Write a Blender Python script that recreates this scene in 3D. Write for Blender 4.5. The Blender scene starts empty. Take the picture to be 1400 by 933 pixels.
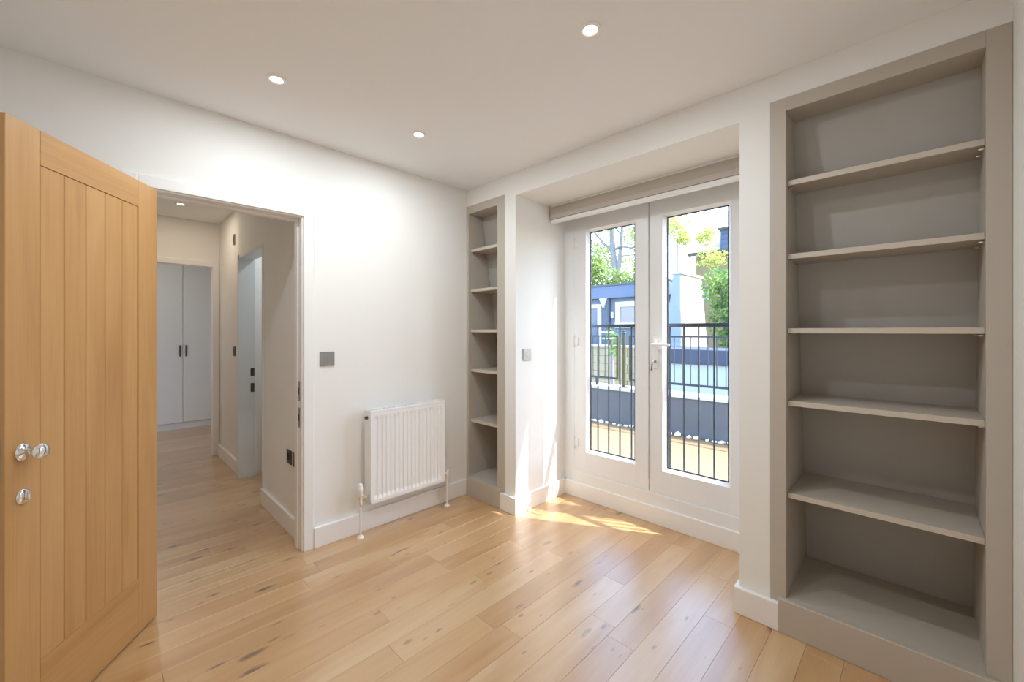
import bpy, bmesh, math, random
from mathutils import Vector, Matrix

C = bpy.context.scene.collection
S = bpy.context.scene

# ------------------------------------------------------------------ camera
CAMH = 1.3215
cd = bpy.data.cameras.new('camera')
cd.sensor_width = 36.0
cd.lens = 563.0 / 1400.0 * 36.0
cd.shift_y = -13.5 / 1400.0
cd.clip_start = 0.02
cam = bpy.data.objects.new('camera', cd)
C.objects.link(cam)
cam.location = (2.581, -2.114, CAMH)
cam.rotation_euler = (math.radians(90), 0, math.radians(44.6))
S.camera = cam

# ------------------------------------------------------------------ world, sun, exposure
w = bpy.data.worlds.new('world'); S.world = w; w.use_nodes = True
nt = w.node_tree
bg = nt.nodes['Background']
sky = nt.nodes.new('ShaderNodeTexSky')
sky.sky_type = 'NISHITA'
sky.sun_disc = False
sky.sun_elevation = math.radians(54)
sky.sun_rotation = math.radians(61.4)
sky.air_density = 1.0
sky.dust_density = 1.5
sky.ozone_density = 1.0
nt.links.new(sky.outputs['Color'], bg.inputs['Color'])
SKY = 1.05
bg.inputs['Strength'].default_value = SKY

sd = bpy.data.lights.new('sun', 'SUN'); sd.energy = 9.8; sd.angle = math.radians(0.6); sd.color = (1, .975, .94)
sun = bpy.data.objects.new('sun', sd); C.objects.link(sun)
sun.rotation_euler = Vector((-1, -.545, -1.566)).to_track_quat('-Z', 'Y').to_euler()
sun.location = (8, 6, 12)

S.view_settings.view_transform = 'Standard'
S.view_settings.look = 'None'
S.view_settings.gamma = 1.0
S.view_settings.use_curve_mapping = False
S.view_settings.exposure = 0.38
S.cycles.use_denoising = True
S.cycles.max_bounces = 12
S.cycles.diffuse_bounces = 8
S.cycles.glossy_bounces = 4
S.cycles.transparent_max_bounces = 12
S.cycles.caustics_reflective = False
S.cycles.caustics_refractive = False
S.cycles.sample_clamp_indirect = 6.0

ROOM_LAMP = 5.4
HALL_LAMP = 2.6
LAMP_COL = (.88, .95, 1.0)
HALL_COL = (1.0, .82, .62)

# ------------------------------------------------------------------ materials
M = {}
def lin(r, g, b):
    f = lambda c: (c/255/12.92) if c/255 <= .04045 else ((c/255+.055)/1.055)**2.4
    return (f(r), f(g), f(b), 1)

def mat(name, col, rough=.5, metal=0.0, bump=0.0, bscale=200.0, var=0.0, vscale=3.0, spec=.5):
    m = bpy.data.materials.new(name); m.use_nodes = True
    n = m.node_tree.nodes; l = m.node_tree.links
    b = n['Principled BSDF']
    b.inputs['Base Color'].default_value = col
    b.inputs['Roughness'].default_value = rough
    b.inputs['Metallic'].default_value = metal
    b.inputs['Specular IOR Level'].default_value = spec
    tc = n.new('ShaderNodeTexCoord')
    if var > 0:
        no = n.new('ShaderNodeTexNoise'); no.inputs['Scale'].default_value = vscale; no.inputs['Detail'].default_value = 5
        l.new(tc.outputs['Object'], no.inputs['Vector'])
        mx = n.new('ShaderNodeMix'); mx.data_type = 'RGBA'
        mx.inputs[6].default_value = [c*(1-var) for c in col[:3]] + [1]
        mx.inputs[7].default_value = [min(1, c*(1+var)) for c in col[:3]] + [1]
        l.new(no.outputs['Fac'], mx.inputs[0]); l.new(mx.outputs[2], b.inputs['Base Color'])
    if bump > 0:
        no2 = n.new('ShaderNodeTexNoise'); no2.inputs['Scale'].default_value = bscale; no2.inputs['Detail'].default_value = 3
        l.new(tc.outputs['Object'], no2.inputs['Vector'])
        bp = n.new('ShaderNodeBump'); bp.inputs['Strength'].default_value = bump; bp.inputs['Distance'].default_value = .002
        l.new(no2.outputs['Fac'], bp.inputs['Height']); l.new(bp.outputs['Normal'], b.inputs['Normal'])
    M[name] = m
    return m

mat('wall_paint', (.84, .835, .815, 1), .75, bump=.08, bscale=350)
mat('ceiling_paint', (.86, .875, .89, 1), .85, bump=.05, bscale=350)
mat('trim_paint', (.85, .85, .845, 1), .38)
mat('window_paint', (.82, .835, .85, 1), .30)
mat('radiator_enamel', (.86, .865, .87, 1), .28)
mat('taupe_paint', lin(186, 178, 167), .5, bump=.05, bscale=300)
mat('taupe_back', lin(180, 177, 171), .55)
mat('shelf_edge', lin(198, 188, 175), .45)
mat('blind_fabric', lin(190, 183, 174), .85, bump=.3, bscale=600)
mat('chrome', (.86, .87, .88, 1), .06, metal=1.0)
mat('satin_steel', (.36, .355, .345, 1), .38, metal=.75)
mat('dark_steel', (.10, .10, .10, 1), .4, metal=.8)
mat('dark_hole', (.012, .012, .012, 1), .6)
mat('gasket', (.03, .04, .055, 1), .5)
mat('white_plastic', (.85, .85, .84, 1), .35)
mat('closet_paint', lin(224, 225, 224), .35)
mat('hall_door_paint', lin(218, 224, 228), .4)
mat('railing_paint', lin(44, 56, 68), .45)
mat('railing_olive', lin(66, 66, 34), .5, var=.2, vscale=8)
mat('terrace_stone', lin(132, 111, 80), .8, var=.06, vscale=2.5, bump=.1)
mat('parapet_felt', lin(92, 99, 108), .8, var=.12, vscale=6, bump=.2, bscale=80)
mat('parapet_cap', lin(190, 196, 204), .7, var=.05, vscale=6)
mat('pebble', lin(236, 236, 232), .7, var=.08, vscale=30)
mat('house_render', lin(112, 126, 146), .8, var=.05)
mat('house_fascia', lin(100, 116, 144), .6, var=.05)
mat('white_frame', lin(212, 216, 220), .5)
mat('far_pane', lin(150, 146, 150), .12)
mat('far_pane_dark', lin(84, 104, 134), .12)
mat('grey_pipe', lin(78, 90, 104), .5)
mat('cream_wall', lin(184, 172, 156), .85, var=.06, vscale=2)
mat('coping', lin(176, 170, 162), .8, var=.06)
mat('pale_wall', lin(172, 186, 188), .8, var=.04)
mat('navy_felt', lin(66, 76, 96), .8, var=.1)
mat('stone_wall', lin(172, 160, 128), .85, var=.16, vscale=2.5)
mat('brick_tan', lin(150, 136, 104), .85, var=.12, vscale=5)
mat('end_shade_paint', lin(138, 152, 174), .8, var=.04)  # sky shade on the cream wall's end, put into the colour
mat('slate', lin(92, 108, 140), .7, var=.1, vscale=6)
mat('pale_roof', lin(190, 184, 184), .7, var=.05)
mat('gutter', lin(98, 88, 84), .6)
mat('bark', lin(142, 138, 140), .9, var=.2, vscale=8, bump=.4, bscale=40)
mat('street', lin(150, 150, 148), .9, var=.1, vscale=.5)

def glass_mat(name, tint=(.97, .985, .985, 1), refl=.05):
    m = bpy.data.materials.new(name); m.use_nodes = True
    n = m.node_tree.nodes; l = m.node_tree.links
    n.clear()
    out = n.new('ShaderNodeOutputMaterial'); tr = n.new('ShaderNodeBsdfTransparent'); gl = n.new('ShaderNodeBsdfGlossy')
    mx = n.new('ShaderNodeMixShader'); lw = n.new('ShaderNodeLayerWeight'); lw.inputs['Blend'].default_value = .5
    pw = n.new('ShaderNodeMath'); pw.operation = 'POWER'; pw.inputs[1].default_value = 5.0
    l.new(lw.outputs['Facing'], pw.inputs[0])
    ma = n.new('ShaderNodeMath'); ma.operation = 'MULTIPLY_ADD'; ma.inputs[1].default_value = .6; ma.inputs[2].default_value = .025
    l.new(pw.outputs[0], ma.inputs[0])
    tr.inputs['Color'].default_value = tint
    gl.inputs['Roughness'].default_value = .01
    l.new(ma.outputs[0], mx.inputs['Fac']); l.new(tr.outputs['BSDF'], mx.inputs[1]); l.new(gl.outputs['BSDF'], mx.inputs[2])
    l.new(mx.outputs['Shader'], out.inputs['Surface'])
    M[name] = m
glass_mat('glass')

def emit_mat(name, col, strength):
    m = bpy.data.materials.new(name); m.use_nodes = True
    b = m.node_tree.nodes['Principled BSDF']
    b.inputs['Base Color'].default_value = (1, 1, 1, 1)
    b.inputs['Emission Color'].default_value = col
    b.inputs['Emission Strength'].default_value = strength
    M[name] = m
emit_mat('lamp_glow', (1, .96, .90, 1), 6.0)

def leaf_mat(name, c1, c2):
    m = bpy.data.materials.new(name); m.use_nodes = True
    n = m.node_tree.nodes; l = m.node_tree.links
    n.clear()
    out = n.new('ShaderNodeOutputMaterial'); df = n.new('ShaderNodeBsdfDiffuse'); tl = n.new('ShaderNodeBsdfTranslucent')
    mx = n.new('ShaderNodeMixShader'); mx.inputs['Fac'].default_value = .45
    tc = n.new('ShaderNodeTexCoord'); no = n.new('ShaderNodeTexNoise'); no.inputs['Scale'].default_value = 2.2; no.inputs['Detail'].default_value = 6
    no.inputs['Roughness'].default_value = .8
    rp = n.new('ShaderNodeValToRGB')
    rp.color_ramp.elements[0].position = .35; rp.color_ramp.elements[0].color = c1
    rp.color_ramp.elements[1].position = .65; rp.color_ramp.elements[1].color = c2
    l.new(tc.outputs['Object'], no.inputs['Vector']); l.new(no.outputs['Fac'], rp.inputs['Fac'])
    l.new(rp.outputs['Color'], df.inputs['Color']); l.new(rp.outputs['Color'], tl.inputs['Color'])
    l.new(df.outputs['BSDF'], mx.inputs[1]); l.new(tl.outputs['BSDF'], mx.inputs[2]); l.new(mx.outputs['Shader'], out.inputs['Surface'])
    M[name] = m
leaf_mat('leaf_tree', lin(142, 164, 98), lin(208, 214, 142))
leaf_mat('leaf_yellow', lin(166, 176, 96), lin(206, 208, 132))
leaf_mat('leaf_ivy', lin(74, 108, 62), lin(148, 180, 110))
leaf_mat('leaf_hedge', lin(104, 134, 70), lin(180, 196, 112))

def wood_mat(name, dark, mid, light, axis, rough, knots=0.0, tone=.5, spec=.5, fine=1.0):
    """long-grained timber; the grain runs along the given object axis"""
    m = bpy.data.materials.new(name); m.use_nodes = True
    n = m.node_tree.nodes; l = m.node_tree.links
    b = n['Principled BSDF']; b.inputs['Roughness'].default_value = rough
    b.inputs['Specular IOR Level'].default_value = spec
    tc = n.new('ShaderNodeTexCoord'); oi = n.new('ShaderNodeObjectInfo')
    off = n.new('ShaderNodeVectorMath'); off.operation = 'SCALE'; off.inputs[0].default_value = (37.1, 53.7, 71.3)
    l.new(oi.outputs['Random'], off.inputs['Scale'])
    add = n.new('ShaderNodeVectorMath'); add.operation = 'ADD'
    l.new(tc.outputs['Object'], add.inputs[0]); l.new(off.outputs[0], add.inputs[1])
    def scaled(sx, sl):
        v = n.new('ShaderNodeVectorMath'); v.operation = 'MULTIPLY'
        s = [sx, sx, sx]; s[axis] = sl
        v.inputs[1].default_value = s
        l.new(add.outputs[0], v.inputs[0])
        return v.outputs[0]
    # broad cathedral figure
    n1 = n.new('ShaderNodeTexNoise'); n1.inputs['Scale'].default_value = 1; n1.inputs['Detail'].default_value = 3; n1.inputs['Distortion'].default_value = .8
    l.new(scaled(9, .9), n1.inputs['Vector'])
    # fine pores
    n2 = n.new('ShaderNodeTexNoise'); n2.inputs['Scale'].default_value = 1; n2.inputs['Detail'].default_value = 4
    l.new(scaled(170, 4), n2.inputs['Vector'])
    mm = n.new('ShaderNodeMath'); mm.operation = 'MULTIPLY_ADD'; mm.inputs[1].default_value = .22*fine
    l.new(n2.outputs['Fac'], mm.inputs[0]); l.new(n1.outputs['Fac'], mm.inputs[2])
    tn = n.new('ShaderNodeMath'); tn.operation = 'MULTIPLY_ADD'; tn.inputs[1].default_value = tone
    l.new(oi.outputs['Random'], tn.inputs[0]); l.new(mm.outputs[0], tn.inputs[2])
    sb = n.new('ShaderNodeMath'); sb.operation = 'SUBTRACT'; sb.inputs[1].default_value = .11*fine + tone*.5
    l.new(tn.outputs[0], sb.inputs[0])
    rp = n.new('ShaderNodeValToRGB'); e = rp.color_ramp.elements
    e[0].position = .22; e[0].color = dark; e[1].position = .80; e[1].color = light
    k = e.new(.5); k.color = mid
    l.new(sb.outputs[0], rp.inputs['Fac'])
    col = rp.outputs['Color']
    if knots > 0:
        def spots(sx, sl, r0, r1, amount, colr, colin):
            vo = n.new('ShaderNodeTexVoronoi'); vo.inputs['Scale'].default_value = 1.0; vo.inputs['Randomness'].default_value = 1
            wob = n.new('ShaderNodeTexNoise'); wob.inputs['Scale'].default_value = 1; l.new(scaled(30, 12), wob.inputs['Vector'])
            wv = n.new('ShaderNodeVectorMath'); wv.operation = 'MULTIPLY_ADD'; wv.inputs[1].default_value = (.24, .24, .24)
            l.new(wob.outputs['Color'], wv.inputs[0]); l.new(scaled(sx, sl), wv.inputs[2])
            l.new(wv.outputs[0], vo.inputs['Vector'])
            sepc = n.new('ShaderNodeSeparateColor'); l.new(vo.outputs['Color'], sepc.inputs[0])
            # size of each spot follows its own random value
            sz = n.new('ShaderNodeMath'); sz.operation = 'MULTIPLY'; sz.inputs[1].default_value = 1.5
            l.new(sepc.outputs[0], sz.inputs[0])
            dv = n.new('ShaderNodeMath'); dv.operation = 'DIVIDE'; l.new(vo.outputs['Distance'], dv.inputs[0]); l.new(sz.outputs[0], dv.inputs[1])
            mr = n.new('ShaderNodeMapRange'); mr.inputs[1].default_value = r0; mr.inputs[2].default_value = r1
            mr.inputs[3].default_value = amount; mr.inputs[4].default_value = 0
            l.new(dv.outputs[0], mr.inputs[0])
            mx = n.new('ShaderNodeMix'); mx.data_type = 'RGBA'
            l.new(mr.outputs[0], mx.inputs[0]); l.new(colin, mx.inputs[6]); mx.inputs[7].default_value = colr
            return mx.outputs[2]
        col = spots(6.0, 1.7, .04, .34, .45, lin(178, 116, 62), col)
        col = spots(17.0, 6.5, .05, .15, .7, lin(132, 88, 52), col)
        col = spots(11.0, 3.6, .05, .15, knots, lin(96, 62, 38), col)
    l.new(col, b.inputs['Base Color'])
    if knots > 0:
        b.inputs['Coat Weight'].default_value = 1.0; b.inputs['Coat Roughness'].default_value = .33; b.inputs['Coat IOR'].default_value = 1.65
    bp = n.new('ShaderNodeBump'); bp.inputs['Strength'].default_value = .06; bp.inputs['Distance'].default_value = .001
    l.new(n2.outputs['Fac'], bp.inputs['Height']); l.new(bp.outputs['Normal'], b.inputs['Normal'])
    M[name] = m
wood_mat('oak_floor', lin(178, 134, 86), lin(197, 157, 107), lin(209, 177, 134), 1, .31, knots=.9, tone=.26, spec=1.0)
wood_mat('oak_door_v', lin(180, 134, 82), lin(194, 149, 95), lin(202, 159, 106), 2, .42, tone=.12, fine=1.9)
wood_mat('oak_door_h', lin(180, 134, 82), lin(194, 149, 95), lin(202, 159, 106), 0, .42, tone=.06, fine=1.9)

# ------------------------------------------------------------------ mesh helpers
def bmnew(): return bmesh.new()
def box(bm, x0, x1, y0, y1, z0, z1, bev=0.0, seg=2):
    r = bmesh.ops.create_cube(bm, size=1.0)
    vs = r['verts']
    for v in vs:
        v.co = Vector(((x0+x1)/2 + v.co.x*(x1-x0), (y0+y1)/2 + v.co.y*(y1-y0), (z0+z1)/2 + v.co.z*(z1-z0)))
    if bev > 0:
        es = list({e for v in vs for e in v.link_edges})
        bmesh.ops.bevel(bm, geom=es, offset=bev, segments=seg, affect='EDGES', profile=.6)
    return bm

def cyl(bm, p0, p1, r0, r1=None, seg=16, caps=True):
    p0 = Vector(p0); p1 = Vector(p1); r1 = r0 if r1 is None else r1
    d = p1-p0; L = d.length
    q = Vector((0, 0, 1)).rotation_difference(d.normalized())
    mt = Matrix.Translation((p0+p1)/2) @ q.to_matrix().to_4x4()
    bmesh.ops.create_cone(bm, cap_ends=caps, segments=seg, radius1=r0, radius2=r1, depth=L, matrix=mt)
    return bm

def lathe(bm, prof, origin, axis, seg=24):
    """profile [(radius, distance along axis)] turned about the axis"""
    o = Vector(origin); a = Vector(axis).normalized()
    u = a.orthogonal().normalized(); v = a.cross(u)
    rings = []
    for r, h in prof:
        if r < 1e-6:
            rings.append([bm.verts.new(o+a*h)])
        else:
            rings.append([bm.verts.new(o+a*h+(u*math.cos(2*math.pi*i/seg)+v*math.sin(2*math.pi*i/seg))*r) for i in range(seg)])
    for A, B in zip(rings, rings[1:]):
        for i in range(seg):
            j = (i+1) % seg
            if len(A) == 1 and len(B) == 1: continue
            if len(A) == 1: bm.faces.new((A[0], B[i], B[j]))
            elif len(B) == 1: bm.faces.new((A[i], B[0], A[j]))
            else: bm.faces.new((A[i], B[i], B[j], A[j]))
    return bm

def prism(bm, pts, axis, a0, a1):
    """extrude a 2-D outline along 'x', 'y' or 'z' from a0 to a1"""
    def P(p, a):
        if axis == 'x': return Vector((a, p[0], p[1]))
        if axis == 'y': return Vector((p[0], a, p[1]))
        return Vector((p[0], p[1], a))
    A = [bm.verts.new(P(p, a0)) for p in pts]; B = [bm.verts.new(P(p, a1)) for p in pts]
    n = len(pts)
    bm.faces.new(A); bm.faces.new(B[::-1])
    for i in range(n):
        bm.faces.new((A[i], B[i], B[(i+1) % n], A[(i+1) % n]))
    return bm

ORIGIN = {}
def world_origin(o):
    while o.parent is not None: o = o.parent
    return ORIGIN.get(o.name, Vector((0, 0, 0)))

def obj(name, bm, material, parent=None, smooth=False, local=False):
    if parent is not None and not local:
        L = world_origin(parent)
        if L.length > 0: bmesh.ops.translate(bm, verts=bm.verts, vec=-L)
    bmesh.ops.recalc_face_normals(bm, faces=bm.faces)
    me = bpy.data.meshes.new(name); bm.to_mesh(me); bm.free()
    me.materials.append(M[material])
    if smooth:
        for p in me.polygons: p.use_smooth = True
        try: me.set_sharp_from_angle(angle=math.radians(38))
        except Exception: pass
    o = bpy.data.objects.new(name, me); C.objects.link(o)
    if parent is not None: o.parent = parent
    return o

def recenter(o):
    """put the origin of a top-level mesh at the middle of its base"""
    co = [v.co for v in o.data.vertices]
    c = Vector(((min(v.x for v in co)+max(v.x for v in co))/2, (min(v.y for v in co)+max(v.y for v in co))/2, min(v.z for v in co)))
    o.data.transform(Matrix.Translation(-c)); o.location = c
    return o

def tag(o, label, cat, group=None, kind=None):
    o['label'] = label; o['category'] = cat
    if group: o['group'] = group
    if kind: o['kind'] = kind
    return o

def thing(name, label, cat, loc, rotz=0, group=None, kind=None):
    o = bpy.data.objects.new(name, None); C.objects.link(o)
    o.location = loc; o.rotation_euler = (0, 0, rotz); o.empty_display_size = .1
    ORIGIN[o.name] = Vector(loc)
    tag(o, label, cat, group, kind)
    return o

def struct(name, bm, material, label=None, cat=None):
    o = obj(name, bm, material)
    o['kind'] = 'structure'
    if label: o['label'] = label; o['category'] = cat
    return o

def copy_tree(o, parent=None):
    c = o.copy(); C.objects.link(c)
    if parent is not None: c.parent = parent
    for ch in [x for x in bpy.data.objects if x.parent == o]:
        copy_tree(ch, c)
    return c

# ------------------------------------------------------------------ room dimensions
WL = -0.045      # door wall face
WF = 0.02        # window wall face
WR = 2.805       # right wall face
WB = -2.75       # wall behind the camera
H = 2.468        # ceiling
RX0, RX1 = .513, 1.982    # window recess
RY = .60         # inner face of window
SOF = 2.305      # recess soffit
OY0, OY1 = -1.965, -1.245   # door opening in the wall
HY = -1.205      # hall right wall
HX = -2.74       # hall end wall
FX = -4.5        # closet front

# ------------------------------------------------------------------ shell
bm = bmnew()
box(bm, WL-.12, WL, WB-.12, OY0-.035, 0, H)
box(bm, WL-.12, WL, OY0-.035, OY1+.035, 2.035, H)
box(bm, WL-.12, WL, OY1+.035, .70, 0, H)
struct('wall_left', bm, 'wall_paint', 'white painted wall with the doorway to the hall', 'wall')

bm = bmnew()
box(bm, WL, .402, .535, .70, 0, H)                 # behind the narrow bookcase
box(bm, WL, .402, WF, .535, 2.335, H)              # above it
box(bm, .402, RX0, WF, .70, 0, H)                  # pier
box(bm, RX0, RX1, WF, .70, SOF, H)                 # header over the recess
box(bm, RX1, 2.107, WF, .70, 0, H)                 # second pier
box(bm, 2.107, WR, WF, .535, 2.349, H)             # above the wide bookcase
box(bm, 2.107, WR, .535, .70, 0, H)
struct('wall_front', bm, 'wall_paint', 'white painted wall with the recess of the glazed doors', 'wall')
struct('wall_right', box(bmnew(), WR, WR+.12, WB-.12, .70, 0, H), 'wall_paint', 'white painted wall at the side of the wide bookcase', 'wall')
struct('wall_back', box(bmnew(), WL, WR, WB-.12, WB, 0, H), 'wall_paint', 'white painted wall facing the window wall', 'wall')

# ceilings
struct('ceiling', box(bmnew(), WL-.12, WR+.12, WB-.12, .70, H, H+.12), 'ceiling_paint', 'smooth off white ceiling with recessed lamps', 'ceiling')

# ------------------------------------------------------------------ hall and room beyond
bm = bmnew()
box(bm, -.99, WL-.12, HY, HY+.12, 0, H)            # near piece with the socket
box(bm, -1.755, -.99, HY, HY+.12, 2.0, H)          # above the side doorway
box(bm, HX, -1.755, HY+.03, HY+.15, 0, H)          # far piece
struct('wall_hall_right', bm, 'wall_paint', 'hall wall with a side doorway', 'wall')
struct('wall_hall_left', box(bmnew(), HX, WL-.12, -2.42, -2.30, 0, H), 'wall_paint', 'hall wall opposite the side doorway', 'wall')
bm = bmnew()
box(bm, HX-.10, HX, -1.20, -.2, 0, H)
box(bm, HX-.10, HX, -2.06, -1.20, 2.03, H)
box(bm, HX-.10, HX, -2.42, -2.06, 0, H)
struct('wall_hall_end', bm, 'wall_paint', 'end wall of the hall with an open doorway', 'wall')
bm = bmnew()
box(bm, FX-.62, HX-.10, -2.92, -2.80, 0, H)
box(bm, FX-.62, HX-.10, -.2, -.08, 0, H)
box(bm, FX-.74, FX-.62, -2.92, -.08, 0, H)
struct('wall_far_room', bm, 'wall_paint', 'walls of the room beyond the hall', 'wall')
bm = bmnew()
box(bm, HX-.10, WL-.12, -2.42, -.1, H, H+.1)
box(bm, FX-.74, HX-.10, -2.92, -.08, H, H+.1)
box(bm, -1.90, -.83, -.1, 0, H, H+.1)
struct('ceiling_hall', bm, 'ceiling_paint', 'ceiling over the hall and the room beyond', 'ceiling')
# small room behind the side doorway
bm = bmnew()
box(bm, -1.90, -1.80, HY+.15, -.1, 0, H)
box(bm, -.93, -.83, HY+.12, -.1, 0, H)
box(bm, -1.90, -.83, -.1, 0, 0, H)
struct('wall_side_room', bm, 'wall_paint', 'walls of the little room off the hall', 'wall')

# ------------------------------------------------------------------ floor
fl = bmnew()
box(fl, WL-.12, WR+.12, WB-.12, .70, -.12, -.016)
box(fl, FX-.74, WL-.12, -2.92, -.05, -.12, -.016)
floor = struct('floor', fl, 'oak_floor', 'knotty pale oak plank floor', 'floor')
random.seed(11)
PW = .125
def plank(x0, x1, y0, y1):
    g = .0003
    bm = bmnew()
    hx, hy = (x1-x0)/2-g, (y1-y0)/2-g
    b = .0004
    # box with chamfered upper arrises
    lo = [bm.verts.new((sx*hx, sy*hy, -.014)) for sx, sy in ((-1, -1), (1, -1), (1, 1), (-1, 1))]
    mi = [bm.verts.new((sx*hx, sy*hy, -b)) for sx, sy in ((-1, -1), (1, -1), (1, 1), (-1, 1))]
    hi = [bm.verts.new((sx*(hx-b), sy*(hy-b), 0)) for sx, sy in ((-1, -1), (1, -1), (1, 1), (-1, 1))]
    for A, B in ((lo, mi), (mi, hi)):
        for i in range(4): bm.faces.new((A[i], A[(i+1) % 4], B[(i+1) % 4], B[i]))
    bm.faces.new(hi); bm.faces.new(lo[::-1])
    o = obj('plank', bm, 'oak_floor', floor, local=True)
    o.location = ((x0+x1)/2, (y0+y1)/2, 0)
def run(x0, x1, y0, y1):
    y = y0 - random.uniform(0, 1.0)
    while y < y1:
        ln = random.choice((.9, 1.05, 1.2, 1.2))
        a, b = max(y, y0), min(y+ln, y1)
        if b - a > .04: plank(x0, x1, a, b)
        y += ln
i0 = math.floor((FX-.6-.621)/PW)
x = .621 + i0*PW
while x < WR:
    a, b = x, min(x+PW, WR)
    for lo_, hi_, yr in ((WL, WR, None), (WL-.12, WL, (OY0-.02, OY1)), (HX-.1, WL-.12, (-2.30, HY+.03)), (FX-.6, HX-.1, (-2.80, -.2))):
        p, q = max(a, lo_), min(b, hi_)
        if q - p < .004: continue
        if yr is None: run(p, q, WB, .595 if (p > RX0-.12 and q < RX1+.12) else .05)
        else: run(p, q, yr[0], -.1 if (p > -1.88 and q < -.85) else yr[1])
    x += PW

# ------------------------------------------------------------------ skirtings
SK = .122
def skirt(name, pieces, label):
    """pieces: list of boxes; upper front edge eased"""
    bm = bmnew()
    for p in pieces:
        box(bm, *p, 0, SK, bev=.004, seg=2)
    return struct(name, bm, 'trim_paint', label, 'skirting')
T = .024
skirt('baseboard_left', [(WL, WL+T, OY1+.066, WF-.0), (WL, WL+T, WB, OY0-.095)], 'white skirting board under the radiator')
skirt('baseboard_front', [(.372, RX0+.02, WF-T, WF), (RX0, RX0+.02, WF, RY-.02), (RX1-.02, RX1, WF, RY-.02), (RX1-.02, 2.143, WF-T, WF)], 'white skirting board around the piers of the window recess')
skirt('baseboard_right', [(WR-T, WR, WB, WF-T)], 'white skirting board along the right wall')
skirt('baseboard_back', [(WL+T, WR-T, WB, WB+T)], 'white skirting board along the back wall')
skirt('baseboard_hall', [(-.985, WL-.125, HY-.02, HY), (HX+.016, -1.756, HY+.01, HY+.03)], 'white skirting board along the hall wall')

# ------------------------------------------------------------------ door linings and architraves
bm = bmnew()
JT = .035
box(bm, WL-.125, WL+.004, OY1, OY1+JT, 0, 2.0+JT, bev=.002, seg=1)
box(bm, WL-.125, WL+.004, OY0-JT, OY0, 0, 2.0+JT, bev=.002, seg=1)
box(bm, WL-.125, WL+.004, OY0, OY1, 2.0, 2.0+JT, bev=.002, seg=1)
# door stops
box(bm, WL-.090, WL-.048, OY1-.008, OY1, 0, 2.0, bev=.002, seg=1)
box(bm, WL-.090, WL-.048, OY0, OY0+.012, 0, 2.0, bev=.002, seg=1)
box(bm, WL-.090, WL-.048, OY0+.012, OY1-.008, 1.986, 2.0, bev=.002, seg=1)
lining = struct('trim_1', bm, 'trim_paint', 'white door lining with stops in the hall doorway', 'door frame')
for z0, z1 in ((.90, 1.02), (.74, .86)):
    o = obj('strike_plate', box(bmnew(), WL-.048, WL-.020, OY1-.0025, OY1, z0, z1, bev=.001, seg=1), 'satin_steel', lining)
    o['label'] = 'steel strike plate'
    obj('latch_hole', box(bmnew(), WL-.042, WL-.028, OY1-.0032, OY1-.0026, z0+.04, z1-.04), 'dark_hole', o)

def architrave(bm, x0, x1, ya, yb, top, wdt=.06):
    """three mitred strips around an opening ya..yb on a wall facing x"""
    box(bm, x0, x1, yb, yb+wdt, 0, top+wdt, bev=.005)
    box(bm, x0, x1, ya-wdt, ya, 0, top+wdt, bev=.005)
    box(bm, x0, x1, ya, yb, top, top+wdt, bev=.005)
bm = bmnew()
architrave(bm, WL, WL+.018, OY0-.006, OY1+.008, 2.0+.008, .058)
struct('trim_2', bm, 'trim_paint', 'white architrave around the hall doorway', 'architrave')
bm = bmnew()
architrave(bm, HX, HX+.016, -2.02, -1.235, 2.0, .055)
box(bm, HX-.10, HX+.004, -1.235, -1.20, 0, 2.03, bev=.002, seg=1)
box(bm, HX-.10, HX+.004, -2.06, -2.02, 0, 2.03, bev=.002, seg=1)
box(bm, HX-.10, HX+.004, -2.02, -1.235, 2.0, 2.03, bev=.002, seg=1)
struct('trim_3', bm, 'trim_paint', 'white frame of the doorway at the end of the hall', 'door frame')
bm = bmnew()
box(bm, -1.755, -1.727, HY-.012, HY+.12, 0, 2.0, bev=.002, seg=1)
box(bm, -1.02, -.99, HY-.004, HY+.12, 0, 2.0, bev=.002, seg=1)
box(bm, -1.727, -1.02, HY-.004, HY+.12, 1.972, 2.0, bev=.002, seg=1)
side_frame = struct('trim_4', bm, 'hall_door_paint', 'pale frame of the side doorway off the hall', 'door frame')
for z0, z1 in ((.915, .985), (.77, .85)):
    o = obj('strike_plate', box(bmnew(), -1.727, -1.724, HY+.085, HY+.115, z0, z1, bev=.001, seg=1), 'dark_steel', side_frame)
# side-room door leaf standing open into the little room
d2 = thing('door_2', 'pale grey door standing open in the side doorway of the hall', 'door', (-1.03, HY+.06, 0), kind='structure')
obj('leaf', box(bmnew(), -1.07, -1.03, HY+.13, HY+.80, .008, 1.965, bev=.002, seg=1), 'hall_door_paint', d2)
obj('hinge', box(bmnew(), -1.03, -1.022, HY+.118, HY+.135, 1.6, 1.7, bev=.001, seg=1), 'satin_steel', d2)

# ------------------------------------------------------------------ oak door (built along its own x axis from the hinge)
dd = Vector((.823, -.568, 0)); ang = math.atan2(dd.y, dd.x)
oak = thing('door_1', 'oak door of vertical grooved boards with chrome knob standing open', 'door', (.069, -1.91, 0), ang, kind='structure')
DW, DH, DT, DZ = .690, 1.971, .040, .006
def dpart(name, bm, m, parent=oak, smooth=False): return obj(name, bm, m, parent, smooth=smooth, local=True)
PL, PR, PB, PT = .122, .575, .247, 1.862
dpart('stile', box(bmnew(), PR+.001, DW, -DT, 0, DZ, DZ+DH, bev=.0015, seg=1), 'oak_door_v')
dpart('stile', box(bmnew(), 0, PL-.001, -DT, 0, DZ, DZ+DH, bev=.0015, seg=1), 'oak_door_v')
dpart('rail', box(bmnew(), PL-.0008, PR+.0008, -DT, 0, PT+.001, DZ+DH, bev=.0012, seg=1), 'oak_door_h')
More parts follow.
